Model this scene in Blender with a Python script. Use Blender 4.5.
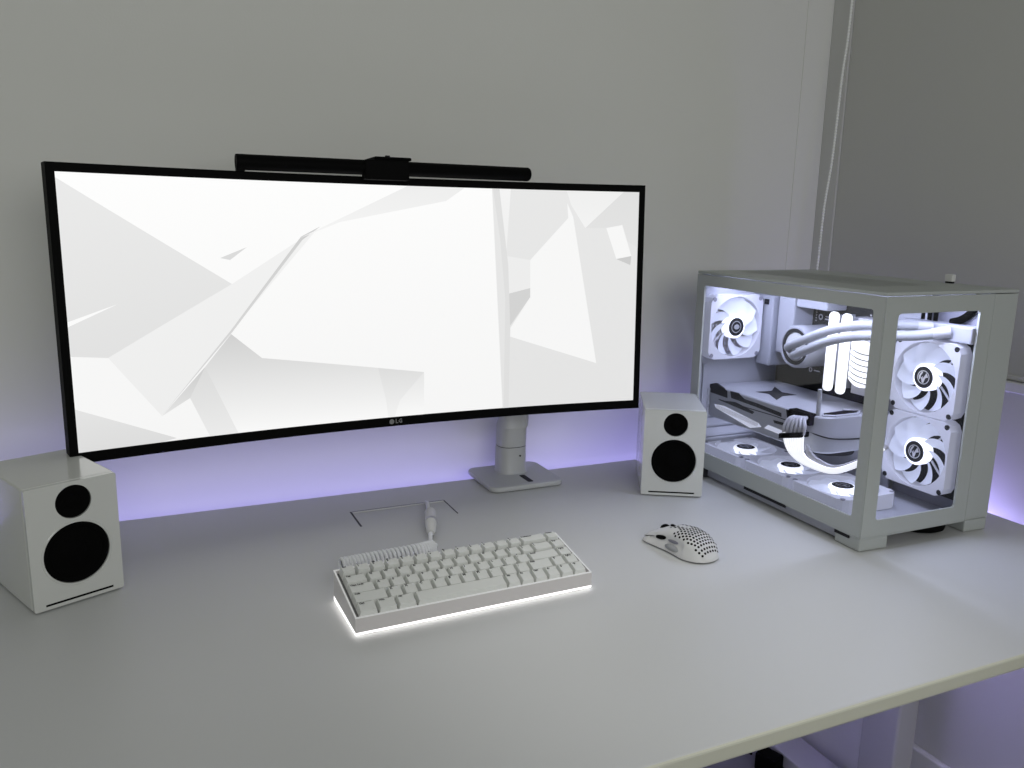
import bpy, bmesh, math, random
from mathutils import Vector, Matrix
random.seed(4)
PI=math.pi
C=bpy.context.scene.collection
for o in list(bpy.data.objects): bpy.data.objects.remove(o)
ZD=0.74     # height of the desk top above the floor

# ------------------------------------------------------------ camera
cam=bpy.data.objects.new('camera',bpy.data.cameras.new('camera')); C.objects.link(cam)
r=Vector((0.90975667,-0.41461464,0.02091652)); u=Vector((0.06498872,0.19200052,0.97924066)); w=Vector((0.4100235,0.88951138,-0.20161903))
cam.matrix_world=Matrix(((r.x,u.x,-w.x,0),(r.y,u.y,-w.y,0),(r.z,u.z,-w.z,ZD+0.4825),(0,0,0,1)))
cam.data.sensor_width=36; cam.data.lens=833.04/1024*36; cam.data.clip_start=.01
bpy.context.scene.camera=cam

# ------------------------------------------------------------ world, view and large lights
sc=bpy.context.scene
sc.view_settings.view_transform='Standard'; sc.view_settings.look='None'
sc.view_settings.gamma=1; sc.view_settings.exposure=0; sc.view_settings.use_curve_mapping=False
wd=bpy.data.worlds.new('room_light'); sc.world=wd; wd.use_nodes=True
wd.node_tree.nodes['Background'].inputs[0].default_value=(.95,1,.93,1)
wd.node_tree.nodes['Background'].inputs[1].default_value=.215
def area(name,loc,target,sx,sy,power,col=(1,1,1),parent=None):
    l=bpy.data.lights.new(name,'AREA'); l.shape='RECTANGLE'; l.size=sx; l.size_y=sy; l.energy=power; l.color=col
    o=bpy.data.objects.new(name,l); C.objects.link(o); o.location=loc
    d=Vector(target)-Vector(loc); o.rotation_euler=d.to_track_quat('-Z','Y').to_euler()
    if parent: o.parent=parent
    return o
area('window_daylight',(.3,-1.4,1.7),(.1,1.4,1.45),1.6,1.0,15,(1,1,1))      # window behind the camera
sp=bpy.data.lights.new('desk_fill_spot','SPOT'); sp.energy=30; sp.spot_size=math.radians(32); sp.spot_blend=1; sp.shadow_soft_size=.06  # added spot with no known source, brightens the front of the desk
so_=bpy.data.objects.new('desk_fill_spot',sp); C.objects.link(so_); so_.location=(.78,.30,2.38)
so_.rotation_euler=(Vector((.62,.68,ZD))-Vector((.78,.30,2.38))).to_track_quat('-Z','Y').to_euler()
# violet led strips tucked under the rear and right edges of the desk top
INT=3.0      # power of the computer's inner lighting
VIO=(.40,.36,1)
LED_B=area('led_light',(.43,1.340,ZD-.105),(.43,1.352,ZD),1.74,.02,1.95,VIO)
LED_R=area('led_light_side',(1.280,.98,ZD-.105),(1.294,.98,ZD),.02,.74,6.4,(.46,.40,1))

# ------------------------------------------------------------ materials
def mat(name,col,rough=.5,metal=0,emit=None,es=0,coat=0,bump=0,bscale=200,spec=None,var=0):
    m=bpy.data.materials.new(name); m.use_nodes=True; nt=m.node_tree; b=nt.nodes['Principled BSDF']
    b.inputs['Base Color'].default_value=(*col,1); b.inputs['Roughness'].default_value=rough; b.inputs['Metallic'].default_value=metal
    if spec is not None: b.inputs['Specular IOR Level'].default_value=spec
    if emit: b.inputs['Emission Color'].default_value=(*emit,1); b.inputs['Emission Strength'].default_value=es
    if coat: b.inputs['Coat Weight'].default_value=coat; b.inputs['Coat Roughness'].default_value=.08
    if bump or var:
        tc=nt.nodes.new('ShaderNodeTexCoord'); n=nt.nodes.new('ShaderNodeTexNoise'); n.inputs['Scale'].default_value=bscale; n.inputs['Detail'].default_value=3
        nt.links.new(tc.outputs['Object'],n.inputs['Vector'])
        if bump:
            bp=nt.nodes.new('ShaderNodeBump'); bp.inputs['Strength'].default_value=bump; bp.inputs['Distance'].default_value=.001
            nt.links.new(n.outputs['Fac'],bp.inputs['Height']); nt.links.new(bp.outputs['Normal'],b.inputs['Normal'])
        if var:
            n2=nt.nodes.new('ShaderNodeTexNoise'); n2.inputs['Scale'].default_value=3; nt.links.new(tc.outputs['Object'],n2.inputs['Vector'])
            mx=nt.nodes.new('ShaderNodeMix'); mx.data_type='RGBA'
            mx.inputs['A'].default_value=(*[c*(1-var) for c in col],1); mx.inputs['B'].default_value=(*[min(1,c*(1+var)) for c in col],1)
            nt.links.new(n2.outputs['Fac'],mx.inputs['Factor']); nt.links.new(mx.outputs['Result'],b.inputs['Base Color'])
    return m
def glass(name,tint=(1,1,1),refl=.1,rough=0):
    m=bpy.data.materials.new(name); m.use_nodes=True; nt=m.node_tree; nt.nodes.clear()
    o=nt.nodes.new('ShaderNodeOutputMaterial'); t=nt.nodes.new('ShaderNodeBsdfTransparent'); g=nt.nodes.new('ShaderNodeBsdfGlossy')
    lw=nt.nodes.new('ShaderNodeLayerWeight'); lw.inputs[0].default_value=.5
    pw=nt.nodes.new('ShaderNodeMath'); pw.operation='POWER'; pw.inputs[1].default_value=5; nt.links.new(lw.outputs['Facing'],pw.inputs[0])
    fr=nt.nodes.new('ShaderNodeMath'); fr.operation='MULTIPLY_ADD'; fr.inputs[1].default_value=.96; fr.inputs[2].default_value=.04; nt.links.new(pw.outputs[0],fr.inputs[0])
    mx=nt.nodes.new('ShaderNodeMixShader'); t.inputs[0].default_value=(*tint,1); g.inputs['Roughness'].default_value=rough
    mu=nt.nodes.new('ShaderNodeMath'); mu.operation='MULTIPLY'; mu.inputs[1].default_value=refl*6
    nt.links.new(fr.outputs[0],mu.inputs[0]); nt.links.new(mu.outputs[0],mx.inputs[0])
    nt.links.new(t.outputs[0],mx.inputs[1]); nt.links.new(g.outputs[0],mx.inputs[2]); nt.links.new(mx.outputs[0],o.inputs[0])
    return m
M=dict(
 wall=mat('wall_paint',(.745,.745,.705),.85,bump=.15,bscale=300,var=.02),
 wallr=mat('wall_paint_shaded',(.58,.58,.56),.85,bump=.15,bscale=300,var=.02),  # darker copy of the wall paint, side wall's shade put in the colour
 blind=mat('blind_fabric',(.53,.53,.50),.9,bump=.3,bscale=900),
 trim=mat('trim_paint',(.7,.7,.7),.45),
 floor=mat('floor_vinyl',(.17,.17,.18),.5,var=.1),
 desk=mat('desk_laminate',(.60,.605,.60),.42,bump=.08,bscale=700,var=.015),
 edge=mat('desk_edge_band',(.62,.62,.52),.45),
 leg=mat('desk_leg_paint',(.45,.45,.45),.4),
 lid=mat('lid_gap',(.06,.06,.07),.6),
 black=mat('black_plastic',(.003,.003,.003),.55,spec=.04),
 matte=mat('black_matte',(.003,.003,.003),.8,spec=.03),
 dark=mat('dark_grey_plastic',(.02,.02,.022),.6,spec=.15),
 rubber=mat('rubber',(.02,.02,.025),.8),
 spk=mat('white_gloss_lacquer',(.64,.65,.62),.22,coat=.6),
 stand=mat('stand_grey',(.50,.51,.51),.4),
 white=mat('white_plastic',(.68,.68,.67),.45),
 key=mat('keycap_plastic',(.74,.75,.72),.5),
 plate=mat('key_plate',(.22,.22,.22),.6),
 legend=mat('legend_ink',(.03,.03,.03),.6),
 case=mat('case_white_paint',(.44,.465,.45),.42,bump=.05,bscale=900),
 inner=mat('case_inner_white',(.36,.37,.42),.45),
 pcb=mat('circuit_board',(.018,.019,.02),.7,spec=.05),
 gpu=mat('card_shroud_white',(.33,.34,.38),.35),
 silver=mat('silver',(.6,.6,.62),.3,metal=.8),
 acryl=mat('frosted_acrylic',(.60,.575,.57),.25,emit=(1,.97,.95),es=.03),
 rim=mat('acrylic_edge',(.8,.8,.8),.2,emit=(1,1,1),es=.13),
 glow=mat('led_diffuser',(.9,.9,.9),.4,emit=(1,.97,.96),es=1.6),
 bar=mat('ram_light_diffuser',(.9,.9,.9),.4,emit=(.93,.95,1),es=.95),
 ringl=mat('fan_light_ring',(.8,.8,.8),.4,emit=(.82,.86,1),es=1.1),
 blade=mat('fan_blade_translucent',(.45,.48,.57),.4,emit=(.72,.77,1),es=.36),
 frame=mat('fan_frame_white',(.45,.46,.52),.5,emit=(.72,.76,1),es=.20),
 mesh=mat('lit_honeycomb',(.5,.5,.58),.4,emit=(.80,.84,1),es=.5),
 violet=mat('violet_led',(.5,.4,1),.4,emit=(.43,.34,1),es=3),
 cable=mat('white_braid',(.85,.86,.88),.6,bump=.3,bscale=1500),
 comb=mat('sleeved_cable_lit',(.85,.85,.88),.5,emit=(.95,.97,1),es=.75),  # brightly lit stretch of the card cable, its light put in as emission
 sleeve=mat('sleeved_cable',(.42,.42,.46),.55),
 tube=mat('coolant_tube_sleeve',(.30,.31,.33),.45,bump=.3,bscale=900),
 pane=glass('clear_glass',(.97,.97,.98),.09),
 vio_panel=mat('grey_panel',(.22,.22,.27),.5),
)
# ------------------------------------------------------------ mesh helper
class MB:
    def __init__(s): s.v=[]; s.f=[]; s.m=[]
    def add(s,vs,fs,mi=0):
        n=len(s.v); s.v+= [tuple(x) for x in vs]; s.f+=[tuple(n+i for i in f) for f in fs]; s.m+=[mi]*len(fs); return s
    def box(s,x0,x1,y0,y1,z0,z1,mi=0):
        return s.add([(x,y,z) for z in (z0,z1) for y in (y0,y1) for x in (x0,x1)],[(0,2,3,1),(4,5,7,6),(0,1,5,4),(2,6,7,3),(0,4,6,2),(1,3,7,5)],mi)
    def prism(s,poly,axis,a,b,mi=0):
        # poly of 2D points in the plane normal to axis (0:x -> (y,z), 1:y -> (x,z), 2:z -> (x,y)); a..b extrusion
        def P(p,d): return (d,p[0],p[1]) if axis==0 else (p[0],d,p[1]) if axis==1 else (p[0],p[1],d)
        n=len(poly); vs=[P(p,a) for p in poly]+[P(p,b) for p in poly]
        fs=[tuple(range(n)),tuple(range(2*n-1,n-1,-1))]+[(i,i+n,(i+1)%n+n,(i+1)%n) for i in range(n)]
        return s.add(vs,fs,mi)
    def lathe(s,prof,c,axis=2,seg=40,mi=0,cap=False):
        # prof: list of (radius, height) along axis
        c=Vector(c); n=len(prof); vs=[]
        for (rr,h) in prof:
            for k in range(seg):
                a=2*PI*k/seg; x,y=rr*math.cos(a),rr*math.sin(a)
                p=(h,x,y) if axis==0 else (y,h,x) if axis==1 else (x,y,h)
                vs.append(c+Vector(p))
        fs=[(i*seg+k,i*seg+(k+1)%seg,(i+1)*seg+(k+1)%seg,(i+1)*seg+k) for i in range(n-1) for k in range(seg)]
        if cap: fs+=[tuple(range(seg))[::-1],tuple((n-1)*seg+k for k in range(seg))]
        return s.add(vs,fs,mi)
    def tube(s,pts,rad,seg=10,mi=0,cap=True):
        pts=[Vector(p) for p in pts]; n=len(pts); rads=rad if isinstance(rad,(list,tuple)) else [rad]*n
        T=[(pts[min(i+1,n-1)]-pts[max(i-1,0)]).normalized() for i in range(n)]
        N=T[0].orthogonal().normalized(); vs=[]
        for i in range(n):
            N=(N-T[i]*N.dot(T[i])).normalized(); B=T[i].cross(N)
            for k in range(seg):
                a=2*PI*k/seg; vs.append(pts[i]+(N*math.cos(a)+B*math.sin(a))*rads[i])
        fs=[(i*seg+k,i*seg+(k+1)%seg,(i+1)*seg+(k+1)%seg,(i+1)*seg+k) for i in range(n-1) for k in range(seg)]
        if cap: fs+=[tuple(range(seg))[::-1],tuple((n-1)*seg+k for k in range(seg))]
        return s.add(vs,fs,mi)
    def build(s,name,ms,parent=None,bevel=0,seg=2,smooth=False,xf=None):
        me=bpy.data.meshes.new(name)
        vs=[xf(*v) for v in s.v] if xf else s.v
        me.from_pydata(vs,[],s.f)
        if not isinstance(ms,(list,tuple)): ms=[ms]
        for m in ms: me.materials.append(m)
        for p,i in zip(me.polygons,s.m): p.material_index=i
        bm=bmesh.new(); bm.from_mesh(me); bmesh.ops.recalc_face_normals(bm,faces=bm.faces)
        bm.to_mesh(me); bm.free()
        if smooth:
            for p in me.polygons: p.use_smooth=True
            try: me.set_sharp_from_angle(angle=math.radians(38))
            except Exception: pass
        o=bpy.data.objects.new(name,me); C.objects.link(o)
        if parent: o.parent=parent
        if bevel:
            b=o.modifiers.new('bevel','BEVEL'); b.width=bevel; b.segments=seg; b.limit_method='ANGLE'; b.angle_limit=math.radians(40)
        return o
def spline(P,n=8):
    P=[Vector(p) for p in P]; out=[]
    Q=[P[0]*2-P[1]]+P+[P[-1]*2-P[-2]]
    for i in range(1,len(Q)-2):
        for k in range(n):
            t=k/n; a,b,c,d=Q[i-1],Q[i],Q[i+1],Q[i+2]
            out.append(.5*((2*b)+(c-a)*t+(2*a-5*b+4*c-d)*t*t+(3*b-a-3*c+d)*t**3))
    out.append(P[-1]); return out
def rrect(x0,x1,y0,y1,r,n=6):
    out=[]
    for cx,cy,a0 in ((x1-r,y1-r,0),(x0+r,y1-r,90),(x0+r,y0+r,180),(x1-r,y0+r,270)):
        for k in range(n+1):
            a=math.radians(a0+90*k/n); out.append((cx+r*math.cos(a),cy+r*math.sin(a)))
    return out
def empty(name,loc,rz=0,label=None,cat=None,group=None,rx=0):
    o=bpy.data.objects.new(name,None); C.objects.link(o); o.location=loc; o.rotation_euler=(rx,0,rz); o.empty_display_size=.05
    tag(o,label,cat,group); return o
def tag(o,label=None,cat=None,group=None,kind=None):
    if label: o['label']=label
    if cat: o['category']=cat
    if group: o['group']=group
    if kind: o['kind']=kind
    return o
def frame_plate(mb,axis,outer,inner,a,b,rad=.006,mi=0,n=5):
    # plate with a rounded rectangular opening; outer/inner=(p0,p1,q0,q1)
    def P(p,d): return (d,p[0],p[1]) if axis==0 else (p[0],d,p[1]) if axis==1 else (p[0],p[1],d)
    I=rrect(*inner,rad,n); x0,x1,y0,y1=outer
    O=[]
    for (x,y) in I:
        # project radially on to the outer rectangle, corners kept by index
        O.append((x,y))
    m=n+1; O=[]
    for ci,(cx,cy) in enumerate(((x1,y1),(x0,y1),(x0,y0),(x1,y0))):
        for k in range(m):
            t=k/n
            if ci==0: a1,b1=(x1,I[0][1]),(I[n][0],y1)
            if ci==1: a1,b1=(I[m][0],y1),(x0,I[m+n][1])
            if ci==2: a1,b1=(x0,I[2*m][1]),(I[2*m+n][0],y0)
            if ci==3: a1,b1=(I[3*m][0],y0),(x1,I[3*m+n][1])
            if t<.5: q=(a1[0]+(cx-a1[0])*t*2,a1[1]+(cy-a1[1])*t*2)
            else: q=(cx+(b1[0]-cx)*(t-.5)*2,cy+(b1[1]-cy)*(t-.5)*2)
            O.append(q)
    # make one vertex fall exactly on the corner
    for ci,(cx,cy) in enumerate(((x1,y1),(x0,y1),(x0,y0),(x1,y0))): O[ci*m+n//2+ (n%2)]=(cx,cy)
    N=len(I); vs=[P(p,a) for p in I]+[P(p,a) for p in O]+[P(p,b) for p in I]+[P(p,b) for p in O]; fs=[]
    for i in range(N):
        j=(i+1)%N
        fs+=[(i,j,N+j,N+i),(2*N+i,3*N+i,3*N+j,2*N+j),(i,2*N+i,2*N+j,j),(N+i,N+j,3*N+j,3*N+i)]
    mb.add(vs,fs,mi)
def struct(name,mb,m,**k): return tag(mb.build(name,m,**k),kind='structure')

# ------------------------------------------------------------ the room
XW,YW=1.385,1.43
struct('floor',MB().box(-2.4,2.0,-1.6,1.6,-.05,0),M['floor'])
struct('wall_back',MB().box(-2.4,XW+.12,YW,YW+.1,0,2.5),M['wall'])
wr=MB(); s0=ZD+.2128
wr.box(XW,XW+.12,-1.6,YW,0,s0-.018); wr.box(XW,XW+.12,1.376,YW,s0-.018,2.5); wr.box(XW,XW+.12,-1.6,1.376,2.15,2.5)
wr.box(XW,XW+.12,-1.6,-.25,s0-.018,2.15)
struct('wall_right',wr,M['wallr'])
struct('trim_1',MB().box(1.315,XW,YW-.002,YW,.19,2.5),M['wall'],bevel=.0008)            # shallow boxed strip in the corner
struct('trim_2',MB().box(XW-.006,XW+.10,-.25,1.376,s0-.018,s0),M['trim'],bevel=.002)   # window sill
struct('window_1',MB().box(XW+.075,XW+.085,-.25,1.376,s0,2.15),M['vio_panel'])
struct('baseboard_right',MB().box(XW-.016,XW,-1.6,YW-.016,0,.19),M['trim'],bevel=.004)
struct('baseboard_back',MB().box(-2.4,XW-.016,YW-.016,YW,0,.19),M['trim'],bevel=.004)
bl=empty('roller_blind',(XW+.006,.56,s0+.001),0,'plain dark grey roller blind covering the window in the right hand wall','blind')
MB().box(-.001,.001,-.80,.8155,.010,1.16).build('blind_fabric',M['blind'],bl)
MB().box(-.003,.003,-.80,.8155,0,.010).build('bottom_rail',M['blind'],bl,bevel=.003)
# beaded pull chain
ch=spline([(1.378,1.388,1.45),(1.381,1.388,.92),(1.3735,1.388,.772),(1.3684,1.388,.614),(1.3585,1.388,.508),(1.3555,1.388,.39),(1.352,1.388,.30)],20)
mb=MB(); L=0; nxt=0
cp=[Vector((p.x-.008,p.y-.02,p.z+ZD)) for p in ch]
mb.tube(cp,.0015,6)
for i in range(len(cp)-1):
    d=(cp[i+1]-cp[i]).length
    while nxt<=L+d:
        p=cp[i].lerp(cp[i+1],(nxt-L)/d); 
        mb.lathe([(.0001,-.0029),(.0021,-.0019),(.0029,0),(.0021,.0019),(.0001,.0029)],p,2,6); nxt+=.0062
    L+=d
tag(mb.build('pull_chain',mat('chain_white',(.92,.93,.9),.5),smooth=True),'thin white beaded blind chain hanging in the room corner above the computer','chain')

# ------------------------------------------------------------ desk
desk=empty('desk',(.406,.955,0),0,'large light grey desk with straight steel legs standing across the corner','desk')
dx,dy=.406,.955
def D(mb): return lambda x,y,z:(x-dx,y-dy,z)
X0,X1,Y0,Y1=-.494,1.306,.545,1.366
mb=MB(); mb.box(X0,X1,Y0,Y1,ZD-.0195,ZD)
dt=mb.build('desktop',M['desk'],desk,bevel=.0035,seg=3,xf=D(mb))
me=dt.data; me.materials.append(M['edge'])
for p in me.polygons:
    if abs(p.normal.z)<.5: p.material_index=1
for lx,ly in ((1.25,.99),(-.44,.99)):
    mb=MB().prism(rrect(lx,lx+.052,ly-.03,ly+.052,.006),2,.06,ZD-.06).prism(rrect(lx+.005,lx+.047,ly-.025,ly+.047,.005),2,.05,.3)
    mb.build('leg',M['leg'],desk,smooth=True,xf=D(mb))
    mb=MB().prism(rrect(lx+.018,lx+.100,ly-.36,ly+.34,.01),2,.012,.044)
    mb.build('foot',M['leg'],desk,bevel=.003,xf=D(mb))
    for yy in (-.33,.33): MB().lathe([(.018,0),(.018,.006),(.008,.008),(.008,.013)],(lx+.033,ly+yy,0),2,16,cap=True).build('leveller',M['rubber'],desk,xf=D(mb))
mb=MB().box(-.4,1.25,1.0,1.04,ZD-.06,ZD-.0195); mb.box(-.45,-.37,.7,1.25,ZD-.045,ZD-.0195); mb.box(1.235,1.30,.7,1.25,ZD-.045,ZD-.0195)
mb.build('cross_beam',M['leg'],desk,xf=D(mb))
mb=MB().box(-.44,1.29,1.328,1.352,ZD-.115,ZD-.107).box(1.268,1.292,.6,1.328,ZD-.115,ZD-.107); mb.build('led_channel',M['leg'],desk,xf=D(mb))
# cable lid: thin grooved outline and plate
fl=MB()
a=.0018
fl.box(.306,.4625,1.271,1.271+a+.0012,ZD,ZD+.0004); fl.box(.3015,.3045,1.205,1.2735,ZD,ZD+.0004)
fl.box(.4620,.4640,1.205,1.2735,ZD,ZD+.0004)
fl.build('cable_lid_gap',M['lid'],desk,xf=D(fl))
fl=MB().box(.306,.4615,1.2665,1.2705,ZD,ZD+.0012); fl.build('cable_lid_lip',M['white'],desk,bevel=.0005,xf=D(fl))
# black adapter lying on the floor behind
pa=empty('power_adapter',(1.240,1.265,0),.3,'small black power brick standing on the floor beside the desk foot','adapter')
MB().box(-.020,.020,-.026,.026,0,.046).build('housing',M['black'],pa,bevel=.006)
MB().tube(spline([(0,.045,.02),(.01,.08,.012),(.0,.11,.006),(-.04,.13,.006)]),.0035,8).build('lead',M['black'],pa,smooth=True)

# ------------------------------------------------------------ monitor
MW,MH,MR=.8861,.362,2.283
mon=empty('curved_monitor',(.3625,1.2631,ZD+.3385),.0322,'wide curved black-framed monitor showing white folded paper artwork on grey stand','monitor',rx=-.0369)
def arc(s,t,off=0):   # s in -1..1 over the screen width
    th=s*MW/2/MR; R=MR+off
    return ((R)*math.sin(th),-(MR-R*math.cos(th)),t)
def arcbox(mb,s0,s1,t0,t1,o0,o1,n,mi=0):
    vs=[];fs=[]
    for i in range(n+1):
        s=s0+(s1-s0)*i/n
        vs+=[arc(s,t0,o0),arc(s,t1,o0),arc(s,t1,o1),arc(s,t0,o1)]
    for i in range(n):
        b=i*4
        for k in range(4): fs.append((b+k,b+(k+1)%4,b+4+(k+1)%4,b+4+k))
    fs+=[(0,1,2,3),(n*4+3,n*4+2,n*4+1,n*4)]
    mb.add(vs,fs,mi)
H=MH/2; es=.0105/(MW/2)
mb=MB()
arcbox(mb,-1-es,1+es,H,H+.0115,-.0025,.022,48); arcbox(mb,-1-es,1+es,-H-.0145,-H,-.0025,.022,48)
arcbox(mb,-1-es,-1,-H,H,-.0025,.022,2); arcbox(mb,1,1+es,-H,H,-.0025,.022,2)
mb.build('bezel',M['black'],mon,smooth=True)
mb=MB(); arcbox(mb,-1-es*.9,1+es*.9,-H-.013,H+.010,.004,.024,48)
arcbox(mb,-.55,.55,-.12,.12,.022,.055,24); mb.build('back_cover',M['white'],mon,smooth=True)
# screen picture: facets of the wallpaper laid on the curved screen surface
def srgb(c): return c/12.92 if c<=.04045 else ((c+.055)/1.055)**2.4
SCREEN=[]
SCREEN=[
 ([(-0.0172, 1.0085), (0.2396, 0.5987), (0.0507, 0.3401), (-0.0384, 0.3649)],0.915,0.89),
 ([(-0.0101, 0.4486), (0.0701, 0.536), (-0.0094, 0.4698)],0.99,0.99),
 ([(0.0507, 0.3401), (0.2396, 0.5987), (0.3839, 0.8189), (0.1213, 0.1021)],0.95,0.94),
 ([(-0.0384, 0.3649), (0.0507, 0.3401), (0.1213, 0.1021), (-0.0436, 0.2092)],0.975,0.975),
 ([(-0.0436, 0.2092), (0.1414, 0.009), (-0.0261, -0.0533)],0.91,0.87),
 ([(0.2232, 0.6999), (0.2662, 0.742), (0.2385, 0.6919)],0.86,0.86),
 ([(0.234, 0.4023), (0.2818, 0.2983), (0.5691, 0.1919), (0.5671, -0.1657), (0.1987, -0.0583), (0.1906, 0.2786)],0.82,0.985),
 ([(0.4829, 0.2231), (0.5691, 0.1919), (0.5226, 0.0736), (0.5027, -0.0578), (0.4964, 0.0787)],0.87,0.96),
 ([(0.1906, 0.2786), (0.2427, -0.0309), (0.1949, -0.0161), (0.1649, 0.1614)],0.86,0.93),
 ([(0.1906, 0.2786), (0.1649, 0.1614), (0.1213, 0.1021)],0.8,0.9),
 ([(0.388, 0.826), (0.3545, 0.7835), (0.2343, 0.4182), (0.1182, 0.0952), (0.2362, 0.410), (0.3565, 0.770)],0.81,0.86),
 ([(0.353, 0.7781), (0.5665, 1.0262), (0.6603, 1.0166), (0.6145, 0.9409), (0.4219, 0.8444)],0.935,0.965),
 ([(0.7007, 1.08), (1.0424, 1.1048), (1.0609, -0.1082), (0.7254, -0.0579)],0.91,0.9),
 ([(0.7065, 1.0805), (0.7416, 1.0834), (0.7304, 0.7028)],0.96,0.94),
 ([(0.8603, 0.9353), (0.8369, 1.0909), (1.0215, 1.1035), (0.8898, 0.8314)],0.94,0.96),
 ([(0.9809, 1.0277), (1.0435, 1.0309), (1.0489, 0.6733), (0.9332, 0.8324), (0.8898, 0.8314)],0.88,0.9),
 ([(0.8521, 0.944), (0.8647, 0.8811), (0.9186, 0.1916), (0.735, 0.3372), (0.739, 0.374), (0.7791, 0.5148), (0.7785, 0.6844), (0.8546, 0.8762)],0.975,0.975),
 ([(0.7304, 0.7028), (0.7785, 0.6844), (0.7789, 0.5563), (0.7327, 0.5307)],0.935,0.935),
 ([(0.7327, 0.5307), (0.7789, 0.5563), (0.7791, 0.5148), (0.7369, 0.3788)],0.83,0.83),
 ([(0.9557, 0.6879), (0.9871, 0.702), (0.9855, 0.6594)],0.8,0.8),
 ([(0.9332, 0.8324), (0.9664, 0.847), (0.9871, 0.702), (0.9557, 0.6879)],0.975,0.975),
 ([(0.6988, 1.0798), (0.7123, 1.0809), (0.7344, 0.6622), (0.739, 0.3647), (0.7356, -0.0598), (0.7254, -0.0579), (0.7287, 0.5035), (0.7184, 0.7743)],0.88,0.88),
]
def clip(poly,ax,lim,keep_less):
    out=[]
    for i in range(len(poly)):
        a=poly[i-1]; b=poly[i]
        ia=(a[ax]<=lim) if keep_less else (a[ax]>=lim); ib=(b[ax]<=lim) if keep_less else (b[ax]>=lim)
        if ia!=ib:
            t=(lim-a[ax])/(b[ax]-a[ax]); out.append(tuple(a[k]+(b[k]-a[k])*t for k in range(len(a))))
        if ib: out.append(b)
    return out
sv=[];sf=[];scol=[]
def facet(poly,a,b,layer):
    from mathutils.geometry import tessellate_polygon
    ys=[min(1,max(0,p[1])) for p in poly]; y0,y1=min(ys),max(ys)
    tris=tessellate_polygon([[Vector((p[0],p[1],0)) for p in poly]])
    for tri in tris:
        T=[tuple(poly[i]) for i in tri]
        for ax,lim,kl in ((0,0,False),(0,1,True),(1,0,False),(1,1,True)):
            if T: T=clip(T,ax,lim,kl)
        if len(T)<3: continue
        N=48; lo=int(min(p[0] for p in T)*N); hi=int(max(p[0] for p in T)*N)+1
        for k in range(lo,hi):
            S=clip(T,0,k/N,False); S=clip(S,0,(k+1)/N,True) if S else S
            if len(S)<3: continue
            n=len(sv)
            for p in S:
                sv.append(arc(p[0]*2-1,(p[1]*2-1)*H,-.00006*layer)); f=(p[1]-y0)/max(1e-6,y1-y0)
                scol.append(srgb(b+(a-b)*min(1,max(0,f))))
            sf.append(tuple(range(n,n+len(S))))
facet([(0,0),(1,0),(1,1),(0,1)],.995,.972,0)
for i,(poly,a,b) in enumerate(SCREEN): facet(poly,a,b,i+1)
me=bpy.data.meshes.new('screen'); me.from_pydata(sv,[],sf)
ca=me.color_attributes.new('picture','FLOAT_COLOR','POINT')
for i,cv in enumerate(scol): ca.data[i].color=(cv,cv,cv*.995,1)
sm=bpy.data.materials.new('screen_picture'); sm.use_nodes=True; nt=sm.node_tree; b=nt.nodes['Principled BSDF']
at=nt.nodes.new('ShaderNodeVertexColor'); at.layer_name='picture'; nt.links.new(at.outputs['Color'],b.inputs['Emission Color'])
b.inputs['Emission Strength'].default_value=.96; b.inputs['Base Color'].default_value=(.01,.01,.01,1); b.inputs['Roughness'].default_value=.4
me.materials.append(sm); so=bpy.data.objects.new('screen',me); C.objects.link(so); so.parent=mon
so.visible_shadow=True
def text_mesh(name,s,size,m,parent,mtx,ext=.0001):
    cu=bpy.data.curves.new(name,'FONT'); cu.body=s; cu.size=size; cu.extrude=ext; cu.align_x='LEFT'; cu.align_y='CENTER'; cu.resolution_u=1; cu.offset=size*.022
    o=bpy.data.objects.new(name,cu); C.objects.link(o)
    bpy.context.view_layer.update()
    me=bpy.data.meshes.new_from_object(o.evaluated_get(bpy.context.evaluated_depsgraph_get())); me.name=name
    bpy.data.objects.remove(o); me.materials.clear(); me.materials.append(m)
    me.transform(mtx); o=bpy.data.objects.new(name,me); C.objects.link(o); o.parent=parent; return o
RX=Matrix.Rotation(PI/2,4,'X')
lm=mat('logo_grey',(.22,.22,.22),.5)
p=arc(.02,-H-.007,-.0028)
lg=text_mesh('logo','LG',.0095,lm,mon,Matrix.Translation((p[0]+.002,p[1],p[2]))@RX)
mb=MB(); mb.lathe([(.0001,0),(.0040,0),(.0040,.0006),(.0001,.0006)],(p[0]-.004,p[1]-.0004,p[2]),1,20); mb.build('logo_roundel',lm,mon)
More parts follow.
